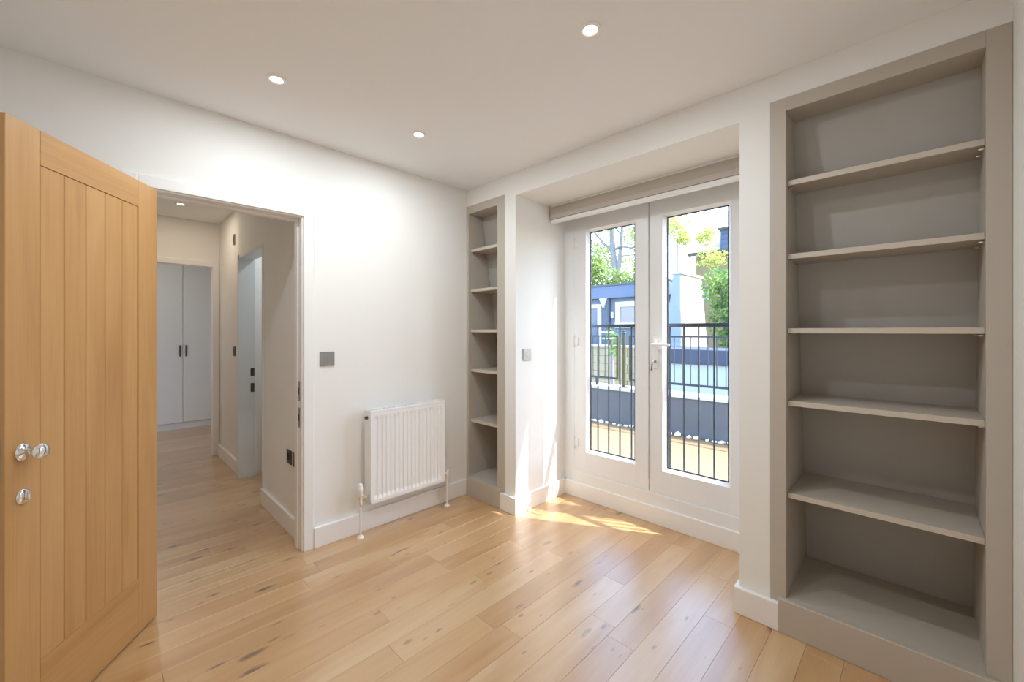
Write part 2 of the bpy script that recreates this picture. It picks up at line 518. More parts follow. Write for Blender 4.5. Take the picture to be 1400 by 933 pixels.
dpart('rail', box(bmnew(), PL-.0008, PR+.0008, -DT, 0, DZ, PB-.001, bev=.0012, seg=1), 'oak_door_h')
nb = 5; bw = (PR-PL)/nb
for i in range(nb):
    a, b = PL+i*bw, PL+(i+1)*bw
    bm = bmnew(); c = .0032; g = .0006
    # board with a chamfer down both long sides, front and back
    pts = [(a+g, -DT+.003+c), (a+g+c, -DT+.003), (b-g-c, -DT+.003), (b-g, -DT+.003+c), (b-g, -.003-c), (b-g-c, -.003), (a+g+c, -.003), (a+g, -.003-c)]
    prism(bm, pts, 'z', PB, PT)
    dpart('board', bm, 'oak_door_v')
def lathe_y(prof, x, z, sgn=1, y0=0.0):
    return lathe(bmnew(), prof, (x, y0, z), (0, sgn, 0), 28)
KX, KZ = .636, .945
rose = [(0, 0), (.027, 0), (.027, .003), (.0245, .006), (.021, .0075), (.0135, .009), (.0095, .012)]
knob = [(.0095, .011), (.0082, .018), (.0085, .026), (.0125, .031), (.0175, .036), (.0245, .041), (.0262, .047), (.0250, .053), (.0205, .0575), (.0125, .0605), (0, .0615)]
for s, y0 in ((1, 0.0), (-1, -DT)):
    k = dpart('knob', lathe_y(knob, KX, KZ, s, y0), 'chrome', smooth=True)
    k['label'] = 'polished chrome door knob'
    dpart('rose', lathe_y(rose, KX, KZ, s, y0), 'chrome', k, smooth=True)
lockp = [(0, 0), (.0235, 0), (.0235, .003), (.021, .006), (.0165, .0075), (0, .0078)]
lk = dpart('lock_rose', lathe_y(lockp, KX, .806, 1, 0), 'chrome', smooth=True); lk['label'] = 'chrome thumb-turn rose'
bm = bmnew(); box(bm, KX-.004, KX+.004, .0075, .020, .806-.012, .806+.012, bev=.003)
dpart('thumb_turn', bm, 'chrome', lk, smooth=True)
for z in (.22, 1.0, 1.76):
    bm = bmnew(); cyl(bm, (-.006, -DT-.003, z-.05), (-.006, -DT-.003, z+.05), .006, seg=12)
    dpart('hinge', bm, 'satin_steel')
dpart('latch_plate', box(bmnew(), DW, DW+.0015, -.030, -.010, .88, 1.0, bev=.0005, seg=1), 'satin_steel')

# ------------------------------------------------------------------ bookcases
SHZ = (1.988, 1.662, 1.334, 1.013, .605)
def yback(z): return WF + .500 - .154*z      # the wall behind leans inwards with height
def bookcase(label, x0, x1, in0, in1, px0, px1, top, intop, nm='bookcase'):
    b = thing(nm, label, 'bookcase', ((x0+x1)/2, WF+.16, 0))
    Y0 = WF-.002
    G = .0006
    obj('stile', box(bmnew(), x0+G, in0, Y0, Y0+.022, .10, top-G, bev=.0012, seg=1), 'taupe_paint', b)
    obj('stile', box(bmnew(), in1, x1-G, Y0, Y0+.022, .10, top-G, bev=.0012, seg=1), 'taupe_paint', b)
    obj('top_rail', box(bmnew(), in0, in1, Y0, Y0+.022, intop, top-G, bev=.0012, seg=1), 'taupe_paint', b)
    obj('plinth', box(bmnew(), px0, px1, WF-T, Y0, 0, .148, bev=.002, seg=1), 'taupe_paint', b)
    side = [(Y0+.022, .126), (yback(.126)-.002, .126), (yback(intop+.018)-.002, intop+.018), (Y0+.022, intop+.018)]
    obj('side_panel', prism(bmnew(), side, 'x', in0-.018, in0), 'taupe_paint', b)
    obj('side_panel', prism(bmnew(), side, 'x', in1, in1+.018), 'taupe_paint', b)
    obj('top_panel', box(bmnew(), in0, in1, Y0+.022, yback(intop)-.001, intop, intop+.018), 'taupe_paint', b)
    back = [(yback(.126), .126), (yback(.126)+.008, .126), (yback(intop+.018)+.008, intop+.018), (yback(intop+.018), intop+.018)]
    obj('back_panel', prism(bmnew(), back, 'x', in0-.018, in1+.018), 'taupe_back', b)
    obj('base_panel', box(bmnew(), in0, in1, Y0, yback(.148)-.002, .126, .148), 'taupe_paint', b)
    for z in SHZ:
        yb = yback(z)-.002
        sh = [(Y0+.030, z-.022), (yback(z-.022)-.002, z-.022), (yb, z), (Y0+.030, z)]
        s = obj('shelf', prism(bmnew(), sh, 'x', in0+.001, in1-.001), 'taupe_paint', b)
        obj('edge_lipping', box(bmnew(), in0+.001, in1-.001, Y0+.026, Y0+.030, z-.0222, z+.0002, bev=.0008, seg=1), 'shelf_edge', s)
        for xx, sx in ((in0, 1), (in1, -1)):
            for yy in (Y0+.055, yb-.06):
                bm = bmnew(); cyl(bm, (xx, yy, z-.027), (xx+sx*.014, yy, z-.027), .004, seg=8)
                obj('shelf_pin', bm, 'chrome', s)
    return b
bookcase('narrow taupe built-in bookcase in the corner by the radiator', WL, .402, -.018, .322, WL+T, .372, 2.335, 2.272)
bookcase('wide tall taupe built-in bookcase against the side wall', 2.107, WR, 2.168, 2.746, 2.143, WR-T, 2.349, 2.290)

# ------------------------------------------------------------------ glazed doors (window_1)
W = thing('window_1', 'pair of white glazed doors in the recess', 'window', ((RX0+RX1)/2, RY, 0), kind='structure')
YI, YO = RY, RY+.07
FB = .205    # bottom of sashes
FT = 2.235   # top of sashes
SX0, SXM, SX1 = .612, 1.247, 1.885
obj('frame', box(bmnew(), RX0, SX0-.001, YI+.004, YO+.001, .1175, SOF, bev=.002, seg=1), 'window_paint', W)
obj('frame', box(bmnew(), SX1+.001, RX1, YI+.004, YO+.001, .1175, SOF, bev=.002, seg=1), 'window_paint', W)
obj('frame', box(bmnew(), SX0-.003, SX1+.003, YI+.004, YO+.02, FT+.001, SOF, bev=.002, seg=1), 'window_paint', W)
obj('threshold', box(bmnew(), SX0-.001, SX1+.001, YI-.010, YO+.001, .105, FB-.0005, bev=.004, seg=3), 'window_paint', W)
obj('apron_board', box(bmnew(), RX0+.02, RX1-.02, RY-.022, YO+.0005, 0, .1185, bev=.004, seg=3), 'trim_paint', W)
obj('leak_backing', box(bmnew(), SX0-.05, SX1+.05, YO+.002, YO+.022, .0, FB+.03), 'window_paint', W)  # unseen backing strips, added to stop daylight leaking through sash gaps
obj('leak_backing', box(bmnew(), SXM-.022, SXM+.022, YO+.002, YO+.014, FB+.03, FT), 'window_paint', W)
obj('leak_backing', box(bmnew(), SX0-.05, SX0+.02, YO+.002, YO+.018, FB+.03, FT), 'window_paint', W)
obj('leak_backing', box(bmnew(), SX1-.02, SX1+.05, YO+.002, YO+.018, FB+.03, FT), 'window_paint', W)
def sash(x0, x1, g0, g1, gz0, gz1, first):
    s = None
    def prt(nm, bm, m='window_paint', par=None): return obj(nm, bm, m, par or W)
    leaf = prt('sash', box(bmnew(), x0+.002, g0, YI, YO, FB, FT, bev=.004))
    leaf['label'] = 'white glazed door leaf'
    prt('stile', box(bmnew(), g1, x1-.002, YI, YO, FB, FT, bev=.004), par=leaf)
    prt('top_rail', box(bmnew(), g0-.003, g1+.003, YI+.0003, YO-.0003, gz1, FT-.0004, bev=.003), par=leaf)
    prt('bottom_rail', box(bmnew(), g0-.003, g1+.003, YI+.0003, YO-.0003, FB+.0004, gz0, bev=.003), par=leaf)
    yg = YI+.040
    # sloped glazing beads
    e = .016
    bm = bmnew(); prism(bm, [(YI+.008, gz0), (yg-.003, gz0), (yg-.003, gz0+e)], 'x', g0, g1); prt('glazing_bead', bm, par=leaf)
    bm = bmnew(); prism(bm, [(YI+.008, gz1), (yg-.003, gz1), (yg-.003, gz1-e)], 'x', g0, g1); prt('glazing_bead', bm, par=leaf)
    bm = bmnew(); prism(bm, [(g0, YI+.008), (g0, yg-.003), (g0+e, yg-.003)], 'z', gz0, gz1); prt('glazing_bead', bm, par=leaf)
    bm = bmnew(); prism(bm, [(g1, YI+.008), (g1, yg-.003), (g1-e, yg-.003)], 'z', gz0, gz1); prt('glazing_bead', bm, par=leaf)
    bm = bmnew(); t = .007
    box(bm, g0+e-.002, g0+e+t, yg-.003, yg+.003, gz0, gz1); box(bm, g1-e-t, g1-e+.002, yg-.003, yg+.003, gz0, gz1)
    box(bm, g0+e, g1-e, yg-.003, yg+.003, gz0+e-.002, gz0+e+t); box(bm, g0+e, g1-e, yg-.003, yg+.003, gz1-e-t, gz1-e+.002)
    prt('gasket', bm, 'gasket', leaf)
    p = prt('pane', box(bmnew(), g0+.002, g1-.002, yg, yg+.004, gz0+.002, gz1-.002), 'glass', leaf)
    return leaf
L1 = sash(SX0, SXM, .722, 1.139, .368, 2.118, True)
L2 = sash(SXM, SX1, 1.343, 1.766, .368, 2.118, False)
# cover strip on the meeting stiles, hinges and lever
obj('cover_strip', box(bmnew(), SXM-.016, SXM-.003, YI-.008, YI, .285, FT, bev=.002, seg=1), 'window_paint', W)
for z in (2.02, 1.239, .429):
    bm = bmnew(); cyl(bm, (SX0-.002, YI-.006, z-.045), (SX0-.002, YI-.006, z+.045), .0085, seg=14)
    h = obj('hinge', bm, 'white_plastic', W, smooth=True)
    obj('hinge_leaf', box(bmnew(), SX0+.004, SX0+.040, YI-.007, YI, z-.03, z+.03, bev=.002, seg=1), 'white_plastic', h)
hx, hz = 1.296, 1.228
hd = obj('handle', box(bmnew(), hx-.016, hx+.016, YI-.010, YI, hz-.165, hz+.065, bev=.005, seg=3), 'white_plastic', W, smooth=True)
hd['label'] = 'white lever handle with key'
bm = bmnew(); cyl(bm, (hx, YI-.010, hz), (hx, YI-.048, hz), .010, seg=16)
obj('spindle', bm, 'white_plastic', hd, smooth=True)
obj('lever', box(bmnew(), hx-.011, hx+.118, YI-.060, YI-.044, hz-.010, hz+.010, bev=.006, seg=3), 'white_plastic', hd, smooth=True)
bm = bmnew(); cyl(bm, (hx, YI-.010, hz-.115), (hx, YI-.020, hz-.115), .009, seg=16)
obj('lock_cylinder', bm, 'satin_steel', hd, smooth=True)
bm = bmnew(); box(bm, hx-.0012, hx+.0012, YI-.046, YI-.020, hz-.120, hz-.110); cyl(bm, (hx-.0015, YI-.052, hz-.115), (hx+.0015, YI-.052, hz-.115), .011, seg=16)
obj('key', bm, 'satin_steel', hd)
bm = bmnew(); cyl(bm, (hx-.001, YI-.054, hz-.128), (hx-.010, YI-.050, hz-.175), .0045, seg=8)
obj('key_fob', bm, 'dark_steel', hd)

# ------------------------------------------------------------------ blind
BL = thing('roman_blind', 'drawn-up taupe fabric blind with white bar above the glazed doors', 'blind', ((RX0+RX1)/2, .43, 2.16))
bx0, bx1 = RX0+.012, RX1-.012
obj('headrail', box(bmnew(), bx0, bx1, .402, .460, SOF-.012, SOF-.0005, bev=.002, seg=1), 'white_plastic', BL)
bm = bmnew()
# folded fabric: soft stacked pleats
pr = []
zz = [SOF-.013, SOF-.04, SOF-.075, SOF-.110]
for k, z in enumerate(zz): pr.append((.400 - .004*(k % 2), z))
for k, z in enumerate(zz[::-1]): pr.append((.470 + .003*(k % 2), z))
prism(bm, pr, 'x', bx0, bx1)
obj('folded_fabric', bm, 'blind_fabric', BL)
obj('bottom_bar', box(bmnew(), bx0, bx1, .398, .440, 2.168, SOF-.112, bev=.006, seg=3), 'white_plastic', BL, smooth=True)

# ------------------------------------------------------------------ radiator
RAD = thing('radiator', 'white ribbed panel radiator on the wall beside the narrow bookcase', 'radiator', (WL+.06, -.575, 0))
ry0, ry1, rz0, rz1 = -.868, -.284, .205, .806
xf = WL+.122      # front face
def flutes(xbase, sgn, dep):
    bm = bmnew(); n = 17; pitch = (ry1-ry0-.05)/n
    prof = []
    ys = [ry0+.004]; xs = [xbase]
    y = ry0+.025
    for i in range(n):
        for t, d in ((.10, 0), (.25, dep), (.75, dep), (.90, 0)):
            ys.append(y+t*pitch); xs.append(xbase-sgn*d if True else 0)
        y += pitch
    ys.append(ry1-.004); xs.append(xbase)
    z0, z1 = rz0+.035, rz1-.045
    rows = []
    for z, f in ((rz0, 0), (z0-.012, 0), (z0+.012, 1), (z1-.012, 1), (z1+.012, 0), (rz1-.012, 0)):
        rows.append([bm.verts.new((xbase + (xx-xbase)*f, yy, z)) for xx, yy in zip(xs, ys)])
    for A, B in zip(rows, rows[1:]):
        for i in range(len(ys)-1): bm.faces.new((A[i], A[i+1], B[i+1], B[i]))
    # close the back with a flat sheet so that the panel is a solid
    bk = [[bm.verts.new((xbase-.014, yy, z)) for yy in (ys[0], ys[-1])] for z in (rz0, rz1-.012)]
    bm.faces.new((bk[0][0], bk[1][0], bk[1][1], bk[0][1]))
    bm.faces.new([bk[0][0], bk[0][1]] + rows[0][::-1])
    bm.faces.new([bk[1][1], bk[1][0]] + rows[-1])
    bm.faces.new([bk[1][0], bk[0][0]] + [r[0] for r in rows])
    bm.faces.new([bk[0][1], bk[1][1]] + [r[-1] for r in rows[::-1]])
    return bm
obj('front_panel', flutes(xf-.001, 1, .009), 'radiator_enamel', RAD)
obj('rear_panel', box(bmnew(), WL+.040, WL+.052, ry0+.006, ry1-.006, rz0, rz1-.015, bev=.003), 'radiator_enamel', RAD)
obj('side_panel', box(bmnew(), WL+.036, xf+.001, ry0, ry0+.004, rz0+.015, rz1, bev=.0015, seg=1), 'radiator_enamel', RAD)
obj('side_panel', box(bmnew(), WL+.036, xf+.001, ry1-.004, ry1, rz0+.015, rz1, bev=.0015, seg=1), 'radiator_enamel', RAD)
gr = obj('top_grille', box(bmnew(), WL+.036, WL+.044, ry0+.004, ry1-.004, rz1-.012, rz1, bev=.001, seg=1), 'radiator_enamel', RAD)
obj('grille_edge', box(bmnew(), xf-.012, xf+.001, ry0+.004, ry1-.004, rz1-.014, rz1, bev=.002, seg=1), 'radiator_enamel', gr)
y = ry0+.02
while y < ry1-.02:
    obj('grille_bar', box(bmnew(), WL+.044, xf-.012, y, y+.006, rz1-.008, rz1-.001), 'radiator_enamel', gr)
    y += .020
bm = bmnew(); box(bm, WL+.055, xf-.02, ry0+.02, ry1-.02, rz0+.03, rz0+.05)
obj('convector', bm, 'radiator_enamel', RAD)
for yy in (-.78, -.37):
    obj('bracket', box(bmnew(), WL+.002, WL+.040, yy-.015, yy+.015, rz0+.04, rz1-.06, bev=.001, seg=1), 'radiator_enamel', RAD)
bm = bmnew(); cyl(bm, (WL+.078, ry0-.012, rz1-.048), (WL+.078, ry0, rz1-.048), .011, seg=12); cyl(bm, (WL+.078, ry0-.018, rz1-.048), (WL+.078, ry0-.012, rz1-.048), .006, seg=8)
obj('bleed_plug', bm, 'dark_steel', RAD)
bm = bmnew(); cyl(bm, (WL+.078, ry1, rz0+.040), (WL+.078, ry1+.012, rz0+.040), .011, seg=12)
obj('end_plug', bm, 'dark_steel', RAD)
# thermostatic valve, pipe tails with floor collars
vy = ry0-.052; vx = WL+.088; vz = rz0+.045
bm = bmnew(); cyl(bm, (vx, ry0, vz), (vx, vy, vz), .009, seg=12); cyl(bm, (vx, vy, vz-.045), (vx, vy, vz+.02), .0125, seg=12)
cyl(bm, (vx, ry0-.022, vz), (vx, ry0-.036, vz), .0135, seg=6)
v = obj('valve', bm, 'chrome', RAD, smooth=True)
obj('thermostat_head', lathe(bmnew(), [(0, 0), (.015, 0), (.0165, .008), (.0165, .02), (.0175, .022), (.0175, .050), (.0135, .056), (.013, .072), (.010, .076), (0, .077)], (vx, vy, vz+.018), (0, 0, 1), 20), 'white_plastic', v, smooth=True)
bm = bmnew(); cyl(bm, (vx, vy, 0), (vx, vy, vz-.045), .0075, seg=12)
p = obj('pipe', bm, 'white_plastic', RAD, smooth=True)
obj('pipe_collar', lathe(bmnew(), [(.008, .018), (.012, .016), (.020, .006), (.0215, 0)], (vx, vy, .0), (0, 0, 1), 20), 'white_plastic', p, smooth=True)
vy2 = ry1+.045
bm = bmnew(); cyl(bm, (vx, ry1, vz), (vx, vy2, vz), .009, seg=12); cyl(bm, (vx, vy2, vz-.03), (vx, vy2, vz+.025), .012, seg=12)
v2 = obj('valve', bm, 'white_plastic', RAD, smooth=True)
bm = bmnew(); cyl(bm, (vx, vy2, 0), (vx, vy2, vz-.03), .0075, seg=12)
p = obj('pipe', bm, 'white_plastic', RAD, smooth=True)
obj('pipe_collar', lathe(bmnew(), [(.008, .018), (.012, .016), (.020, .006), (.0215, 0)], (vx, vy2, .0), (0, 0, 1), 20), 'white_plastic', p, smooth=True)

# ------------------------------------------------------------------ switches and sockets
sw = thing('light_switch', 'square satin steel light switch on the wall above the radiator', 'light switch', (WL, -1.094, 1.105))
obj('plate', box(bmnew(), WL, WL+.007, -1.138, -1.050, 1.105, 1.193, bev=.002), 'satin_steel', sw)
obj('rocker', box(bmnew(), WL+.007, WL+.0082, -1.122, -1.096, 1.128, 1.170, bev=.001, seg=1), 'satin_steel', sw)
obj('rocker', box(bmnew(), WL+.007, WL+.0082, -1.092, -1.066, 1.128, 1.170, bev=.001, seg=1), 'satin_steel', sw)
sk = thing('aerial_socket', 'small steel aerial socket on the side of the window recess', 'socket', (RX0, .137, 1.10))
obj('plate', box(bmnew(), RX0, RX0+.007, .094, .180, 1.104, 1.190, bev=.002), 'satin_steel', sk)
bm = bmnew(); cyl(bm, (RX0+.007, .137, 1.150), (RX0+.016, .137, 1.150), .007, seg=14)
obj('terminal', bm, 'chrome', sk, smooth=True)
ho = thing('wall_socket', 'dark steel socket low on the hall wall above the skirting', 'socket', (-.38, HY, .435))
obj('plate', box(bmnew(), -.424, -.338, HY-.008, HY, .445, .535, bev=.002), 'dark_steel', ho)
obj('socket_insert', box(bmnew(), -.408, -.354, HY-.010, HY-.008, .470, .515, bev=.001, seg=1), 'dark_hole', ho)
h2 = thing('wall_socket', 'slim blank steel plate beside the hall socket', 'socket', (-.30, HY, .445))
obj('plate', box(bmnew(), -.305, -.275, HY-.008, HY, .445, .535, bev=.002), 'dark_steel', h2)
obj('screw', cyl(bmnew(), (-.29, HY-.0095, .49), (-.29, HY-.008, .49), .004, seg=8), 'chrome', h2)
HF = HY+.03
hs = thing('light_switch', 'narrow dark switch on the far hall wall near the end doorway', 'light switch', (-2.06, HF, 1.07))
obj('plate', box(bmnew(), -2.105, -2.020, HF-.008, HF, 1.085, 1.175, bev=.002), 'dark_steel', hs)
obj('rocker', box(bmnew(), -2.08, -2.045, HF-.011, HF-.008, 1.11, 1.15, bev=.001, seg=1), 'dark_steel', hs)
se = thing('wall_sensor', 'small dark sensor high on the far hall wall', 'sensor', (-2.06, HF, 2.14))
obj('housing', box(bmnew(), -2.085, -2.035, HF-.012, HF, 2.145, 2.245, bev=.005, seg=3), 'satin_steel', se, smooth=True)
obj('lens', box(bmnew(), -2.072, -2.048, HF-.014, HF-.012, 2.17, 2.22, bev=.0008, seg=1), 'dark_hole', se)

# ------------------------------------------------------------------ closet in the room beyond
cl = thing('wardrobe', 'white flat-fronted fitted wardrobe in the room beyond the hall', 'wardrobe', (FX-.3, -1.5, 0))
obj('carcass', box(bmnew(), FX-.60, FX-.022, -2.60, -.40, .085, 2.40), 'closet_paint', cl)
obj('plinth', box(bmnew(), FX-.56, FX-.03, -2.60, -.40, 0, .083), 'closet_paint', cl)
yy = -1.274; k = 0
for a, b, hs_ in ((-1.274-.45, -1.274, 1), (-1.274, -1.274+.45, -1), (-2.174, -1.724, -1), (-.824, -.41, 1)):
    d = obj('door', box(bmnew(), FX-.020, FX, a+.0025, b-.0025, .092, 2.38, bev=.0015, seg=1), 'closet_paint', cl)
    hy = (b-.032) if hs_ > 0 else (a+.032)
    o = obj('handle', box(bmnew(), FX+.001, FX+.020, hy-.006, hy+.006, .98, 1.13, bev=.002, seg=1), 'dark_steel', d)
    o['label'] = 'slim dark bar handle'

# ------------------------------------------------------------------ ceiling lights
def downlight(x, y, power, col, label, group=None):
    t = thing('ceiling_light', label, 'ceiling light', (x, y, H), group=group)
    obj('rim', lathe(bmnew(), [(.025, -.001), (.030, -.005), (.042, -.004), (.045, 0.0)], (x, y, H), (0, 0, 1), 32), 'white_plastic', t, smooth=True)
    obj('lens', lathe(bmnew(), [(0, -.0012), (.025, -.0012)], (x, y, H), (0, 0, 1), 32), 'lamp_glow', t)
    ld = bpy.data.lights.new('lamp', 'AREA'); ld.shape = 'DISK'; ld.size = .048; ld.energy = power; ld.color = col
    lo = bpy.data.objects.new('lamp', ld); C.objects.link(lo); lo.parent = t; lo.location = (0, 0, -.0060)
    return t
downlight(.502, -1.532, ROOM_LAMP, LAMP_COL, 'recessed ceiling light nearest the hall doorway')
downlight(.509, -.786, ROOM_LAMP, LAMP_COL, 'recessed ceiling light above the radiator corner')
downlight(1.694, -.791, ROOM_LAMP, LAMP_COL, 'recessed ceiling light in front of the glazed doors')
downlight(1.694, -1.532, ROOM_LAMP, LAMP_COL, 'recessed ceiling light over the middle of the room')
downlight(-2.148, -1.569, HALL_LAMP, HALL_COL, 'recessed ceiling light in the hall')
downlight(-1.3, -.62, 3.2, (.9, .96, 1), 'added unseen ceiling lamp brightening the side doorway off the hall')  # invented lamp out of view, lightens the side doorway jamb
downlight(-3.6, -1.75, HALL_LAMP*1.05, (1, .92, .82), 'added unseen ceiling lamp lighting the room beyond the hall')  # invented lamp out of view, gives the far room its light

# ================================================================== outside
TY = 3.08      # parapet face
PZ = .52       # top of parapet
struct('terrace_floor', box(bmnew(), -4.6, 5.6, .70, TY+.30, -.12, 0), 'terrace_stone', 'sunlit tan terrace floor outside the glazed doors', 'terrace')
par = thing('parapet', 'low dark felted parapet with pale cap round the terrace', 'parapet', (.5, TY+.1, 0), kind='structure')
obj('upstand', box(bmnew(), -4.6, 5.6, TY, TY+.26, 0, PZ-.04, bev=.01), 'parapet_felt', par)
obj('cap', box(bmnew(), -4.6, 5.6, TY-.02, TY+.30, PZ-.04, PZ, bev=.006), 'parapet_cap', par)
# outer face of this building and the ground far below
struct('wall_outside', box(bmnew(), -4.6, 5.6, TY+.26, TY+.30, -3.2, PZ-.04), 'cream_wall', 'outer wall below the terrace', 'wall')
struct('ground', box(bmnew(), -40, 40, TY+.30, 60, -3.4, -3.2), 'street', 'paved ground far below the terrace', 'ground')

# pebbles along the foot of the parapet
random.seed(5)
protos = []
for k in range(4):
    bm = bmnew(); bmesh.ops.create_icosphere(bm, subdivisions=1, radius=1)
    for v in bm.verts: v.co *= random.uniform(.8, 1.12)
    protos.append(bm)
first = {}
def pebble(x, y, s, k):
    if k not in first:
        o = obj('pebble', protos[k], 'pebble'); first[k] = o
    else:
        o = first[k].copy(); C.objects.link(o)
    o.scale = (s*random.uniform(1, 1.5), s*random.uniform(.8, 1.1), s*random.uniform(.55, .8))
    o.location = (x, y, o.scale[2]*.80)
    o.rotation_euler = (0, 0, random.uniform(0, 6.28))
    tag(o, 'small white pebble lying along the foot of the dark parapet', 'pebble', 'pebbles along the parapet')
xp = -1.35
while xp < 1.45:
    s = random.choice((.024, .030, .036, .046))
    if not (.17 < xp < .22):
        pebble(xp, TY-.045-random.uniform(0, .02), s, random.randrange(4))
    xp += s*2.6+random.uniform(.0, .02)

# juliet balustrade just outside the doors
JY = .785
ju = thing('balcony_railing', 'dark metal balcony railing close outside the glazed doors', 'railing', (1.25, JY, 0))
jx0, jx1 = .36, 2.12
obj('top_rail', box(bmnew(), jx0, jx1, JY-.022, JY+.022, 1.350, 1.376, bev=.002, seg=1), 'railing_paint', ju)
obj('bottom_rail', box(bmnew(), jx0, jx1, JY-.012, JY+.012, .09, .12, bev=.002, seg=1), 'railing_paint', ju)
x = .412
while x < jx1-.03:
    bm = bmnew(); cyl(bm, (x, JY, .118), (x, JY, 1.352), .0065, seg=10)
    obj('baluster', bm, 'railing_paint', ju, smooth=True)
    x += .1002
for x in (jx0, jx1):
    obj('post', box(bmnew(), x-.02, x+.02, JY-.02, JY+.02, 0, 1.352, bev=.002, seg=1), 'railing_paint', ju)
    obj('wall_bracket', box(bmnew(), x-.012, x+.012, .70, JY-.02, 1.20, 1.23, bev=.002, seg=1), 'railing_paint', ju)

# railing on the parapet, two panels and the post between
RYY = TY+.10
def panel(x0, x1, lab, endm, x_end, dz=0):
    r = thing('guard_railing', lab, 'railing', ((x0+x1)/2, RYY, PZ))
    z0, z1 = .625+dz, 1.262+dz
    obj('top_rail', box(bmnew(), x0, x1, RYY-.018, RYY+.018, z1-.022, z1, bev=.002, seg=1), 'railing_paint', r)
    obj('bottom_rail', box(bmnew(), x0, x1, RYY-.014, RYY+.014, z0, z0+.028, bev=.002, seg=1), 'railing_paint', r)
    x = x0+.105 if x_end == x0 else x1-.105
    st = .104 if x_end == x0 else -.104
    while x0+.03 < x < x1-.03:
        bm = bmnew(); cyl(bm, (x, RYY, z0+.026), (x, RYY, z1-.02), .0065, seg=8)
        obj('baluster', bm, 'railing_paint', r, smooth=True)
        x += st
    for xx, mm in ((x0, 'railing_paint' if x_end != x0 else endm), (x1, 'railing_paint' if x_end != x1 else endm)):
        obj('end_bar', box(bmnew(), xx-.016, xx+.016, RYY-.018, RYY+.018, z0, z1, bev=.002, seg=1), mm, r)
    for xx in (x0+.35, x1-.35):
        obj('foot', box(bmnew(), xx-.015, xx+.015, RYY-.015, RYY+.015, PZ, z0+.002, bev=.001, seg=1), 'railing_paint', r)
panel(-4.4, -.50, 'long dark railing panel on the parapet in front of the blue grey house', 'railing_olive', -.50)
panel(-.30, 5.4, 'dark railing panel on the parapet in front of the ivy', 'railing_olive', -.30)
po = thing('railing_post', 'olive stained metal post between two railing panels on the parapet', 'post', (-.40, RYY, PZ))
obj('post', box(bmnew(), -.418, -.382, RYY-.02, RYY+.02, PZ, 1.29, bev=.003, seg=1), 'railing_olive', po)
obj('cap', lathe(bmnew(), [(.036, 0), (.036, .01), (.020, .022), (.022, .034), (0, .05)], (-.40, RYY, 1.29), (0, 0, 1), 16), 'railing_paint', po, smooth=True)
obj('base_plate', box(bmnew(), -.46, -.34, RYY-.06, RYY+.06, PZ, PZ+.008), 'railing_olive', po)

# blue grey flat-roofed house
HO = thing('house', 'blue grey flat-roofed house with white framed windows behind the railing', 'house', (-6, 11, -3.2))
obj('wall', box(bmnew(), -11, -2.35, 9, 11.7, -3.2, 2.35), 'house_render', HO)
fa = obj('fascia', box(bmnew(), -11.1, -2.22, 8.82, 11.8, 2.32, 2.70, bev=.01, seg=1), 'house_fascia', HO)
obj('drip_edge', box(bmnew(), -11.12, -2.20, 8.79, 11.82, 2.69, 2.74, bev=.004, seg=1), 'grey_pipe', fa)
def house_window(x0, x1, z0, z1, t, pane, nm='window'):
    bm = bmnew()
    box(bm, x0, x1, 8.93, 9.0, z1-t, z1); box(bm, x0, x1, 8.90, 9.0, z0, z0+t)
    box(bm, x0, x0+t, 8.93, 9.0, z0+t, z1-t); box(bm, x1-t, x1, 8.93, 9.0, z0+t, z1-t)
    wn = obj(nm, bm, 'white_frame', HO)
    obj('pane', box(bmnew(), x0+t, x1-t, 8.97, 8.99, z0+t, z1-t), pane, wn)
house_window(-3.93, -3.02, 1.42, 2.20, .15, 'far_pane')
house_window(-5.45, -4.44, .10, 2.16, .12, 'far_pane_dark', 'glazed_door')
house_window(-7.6, -6.6, 1.2, 2.16, .12, 'far_pane_dark')
bm = bmnew(); prism(bm, [(-4.42, 2.32), (-4.16, 2.32), (-4.22, 2.16), (-4.28, 2.02), (-4.34, 2.16)], 'y', 8.80, 8.99)
obj('rain_hopper', bm, 'white_frame', HO)
bm = bmnew(); cyl(bm, (-4.19, 8.93, -3.2), (-4.19, 8.93, 2.32), .075, seg=12)
obj('downpipe', bm, 'grey_pipe', HO, smooth=True)
bm = bmnew(); box(bm, -4.07, -4.0, 8.90, 9.0, 1.72, 1.90, bev=.01)
obj('wall_lamp', bm, 'white_frame', HO)

# cream flank wall with battered edge and coping
CW = thing('flank_wall', 'cream plastered flank wall with shaded end beside the ivy', 'wall', (-1.7, 9, -3.2))
bm = bmnew()
lo = [(-2.35, 7.9), (-1.52, 7.9), (-1.52, 10.6), (-2.35, 10.6)]
hi = [(-1.74, 8.0), (-1.565, 8.0), (-1.565, 9.35), (-1.74, 9.35)]
A = [bm.verts.new((x, y, -3.2)) for x, y in lo]; B = [bm.verts.new((x, y, 2.72)) for x, y in hi]
bm.faces.new(A[::-1]); bm.faces.new(B)
for i in range(4): bm.faces.new((A[i], A[(i+1) % 4], B[(i+1) % 4], B[i]))
obj('wall', bm, 'cream_wall', CW)
bm = bmnew()  # thin skin over the end; its blue paints in the shade
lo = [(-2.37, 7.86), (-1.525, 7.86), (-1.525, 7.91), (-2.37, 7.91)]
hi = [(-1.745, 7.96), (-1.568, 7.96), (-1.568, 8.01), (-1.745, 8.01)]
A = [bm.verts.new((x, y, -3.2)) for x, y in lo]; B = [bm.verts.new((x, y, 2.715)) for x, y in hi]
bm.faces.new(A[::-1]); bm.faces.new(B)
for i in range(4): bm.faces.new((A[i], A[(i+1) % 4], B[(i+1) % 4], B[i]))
obj('end_shade', bm, 'end_shade_paint', CW)['label'] = 'wall end with its bluish shade painted on'
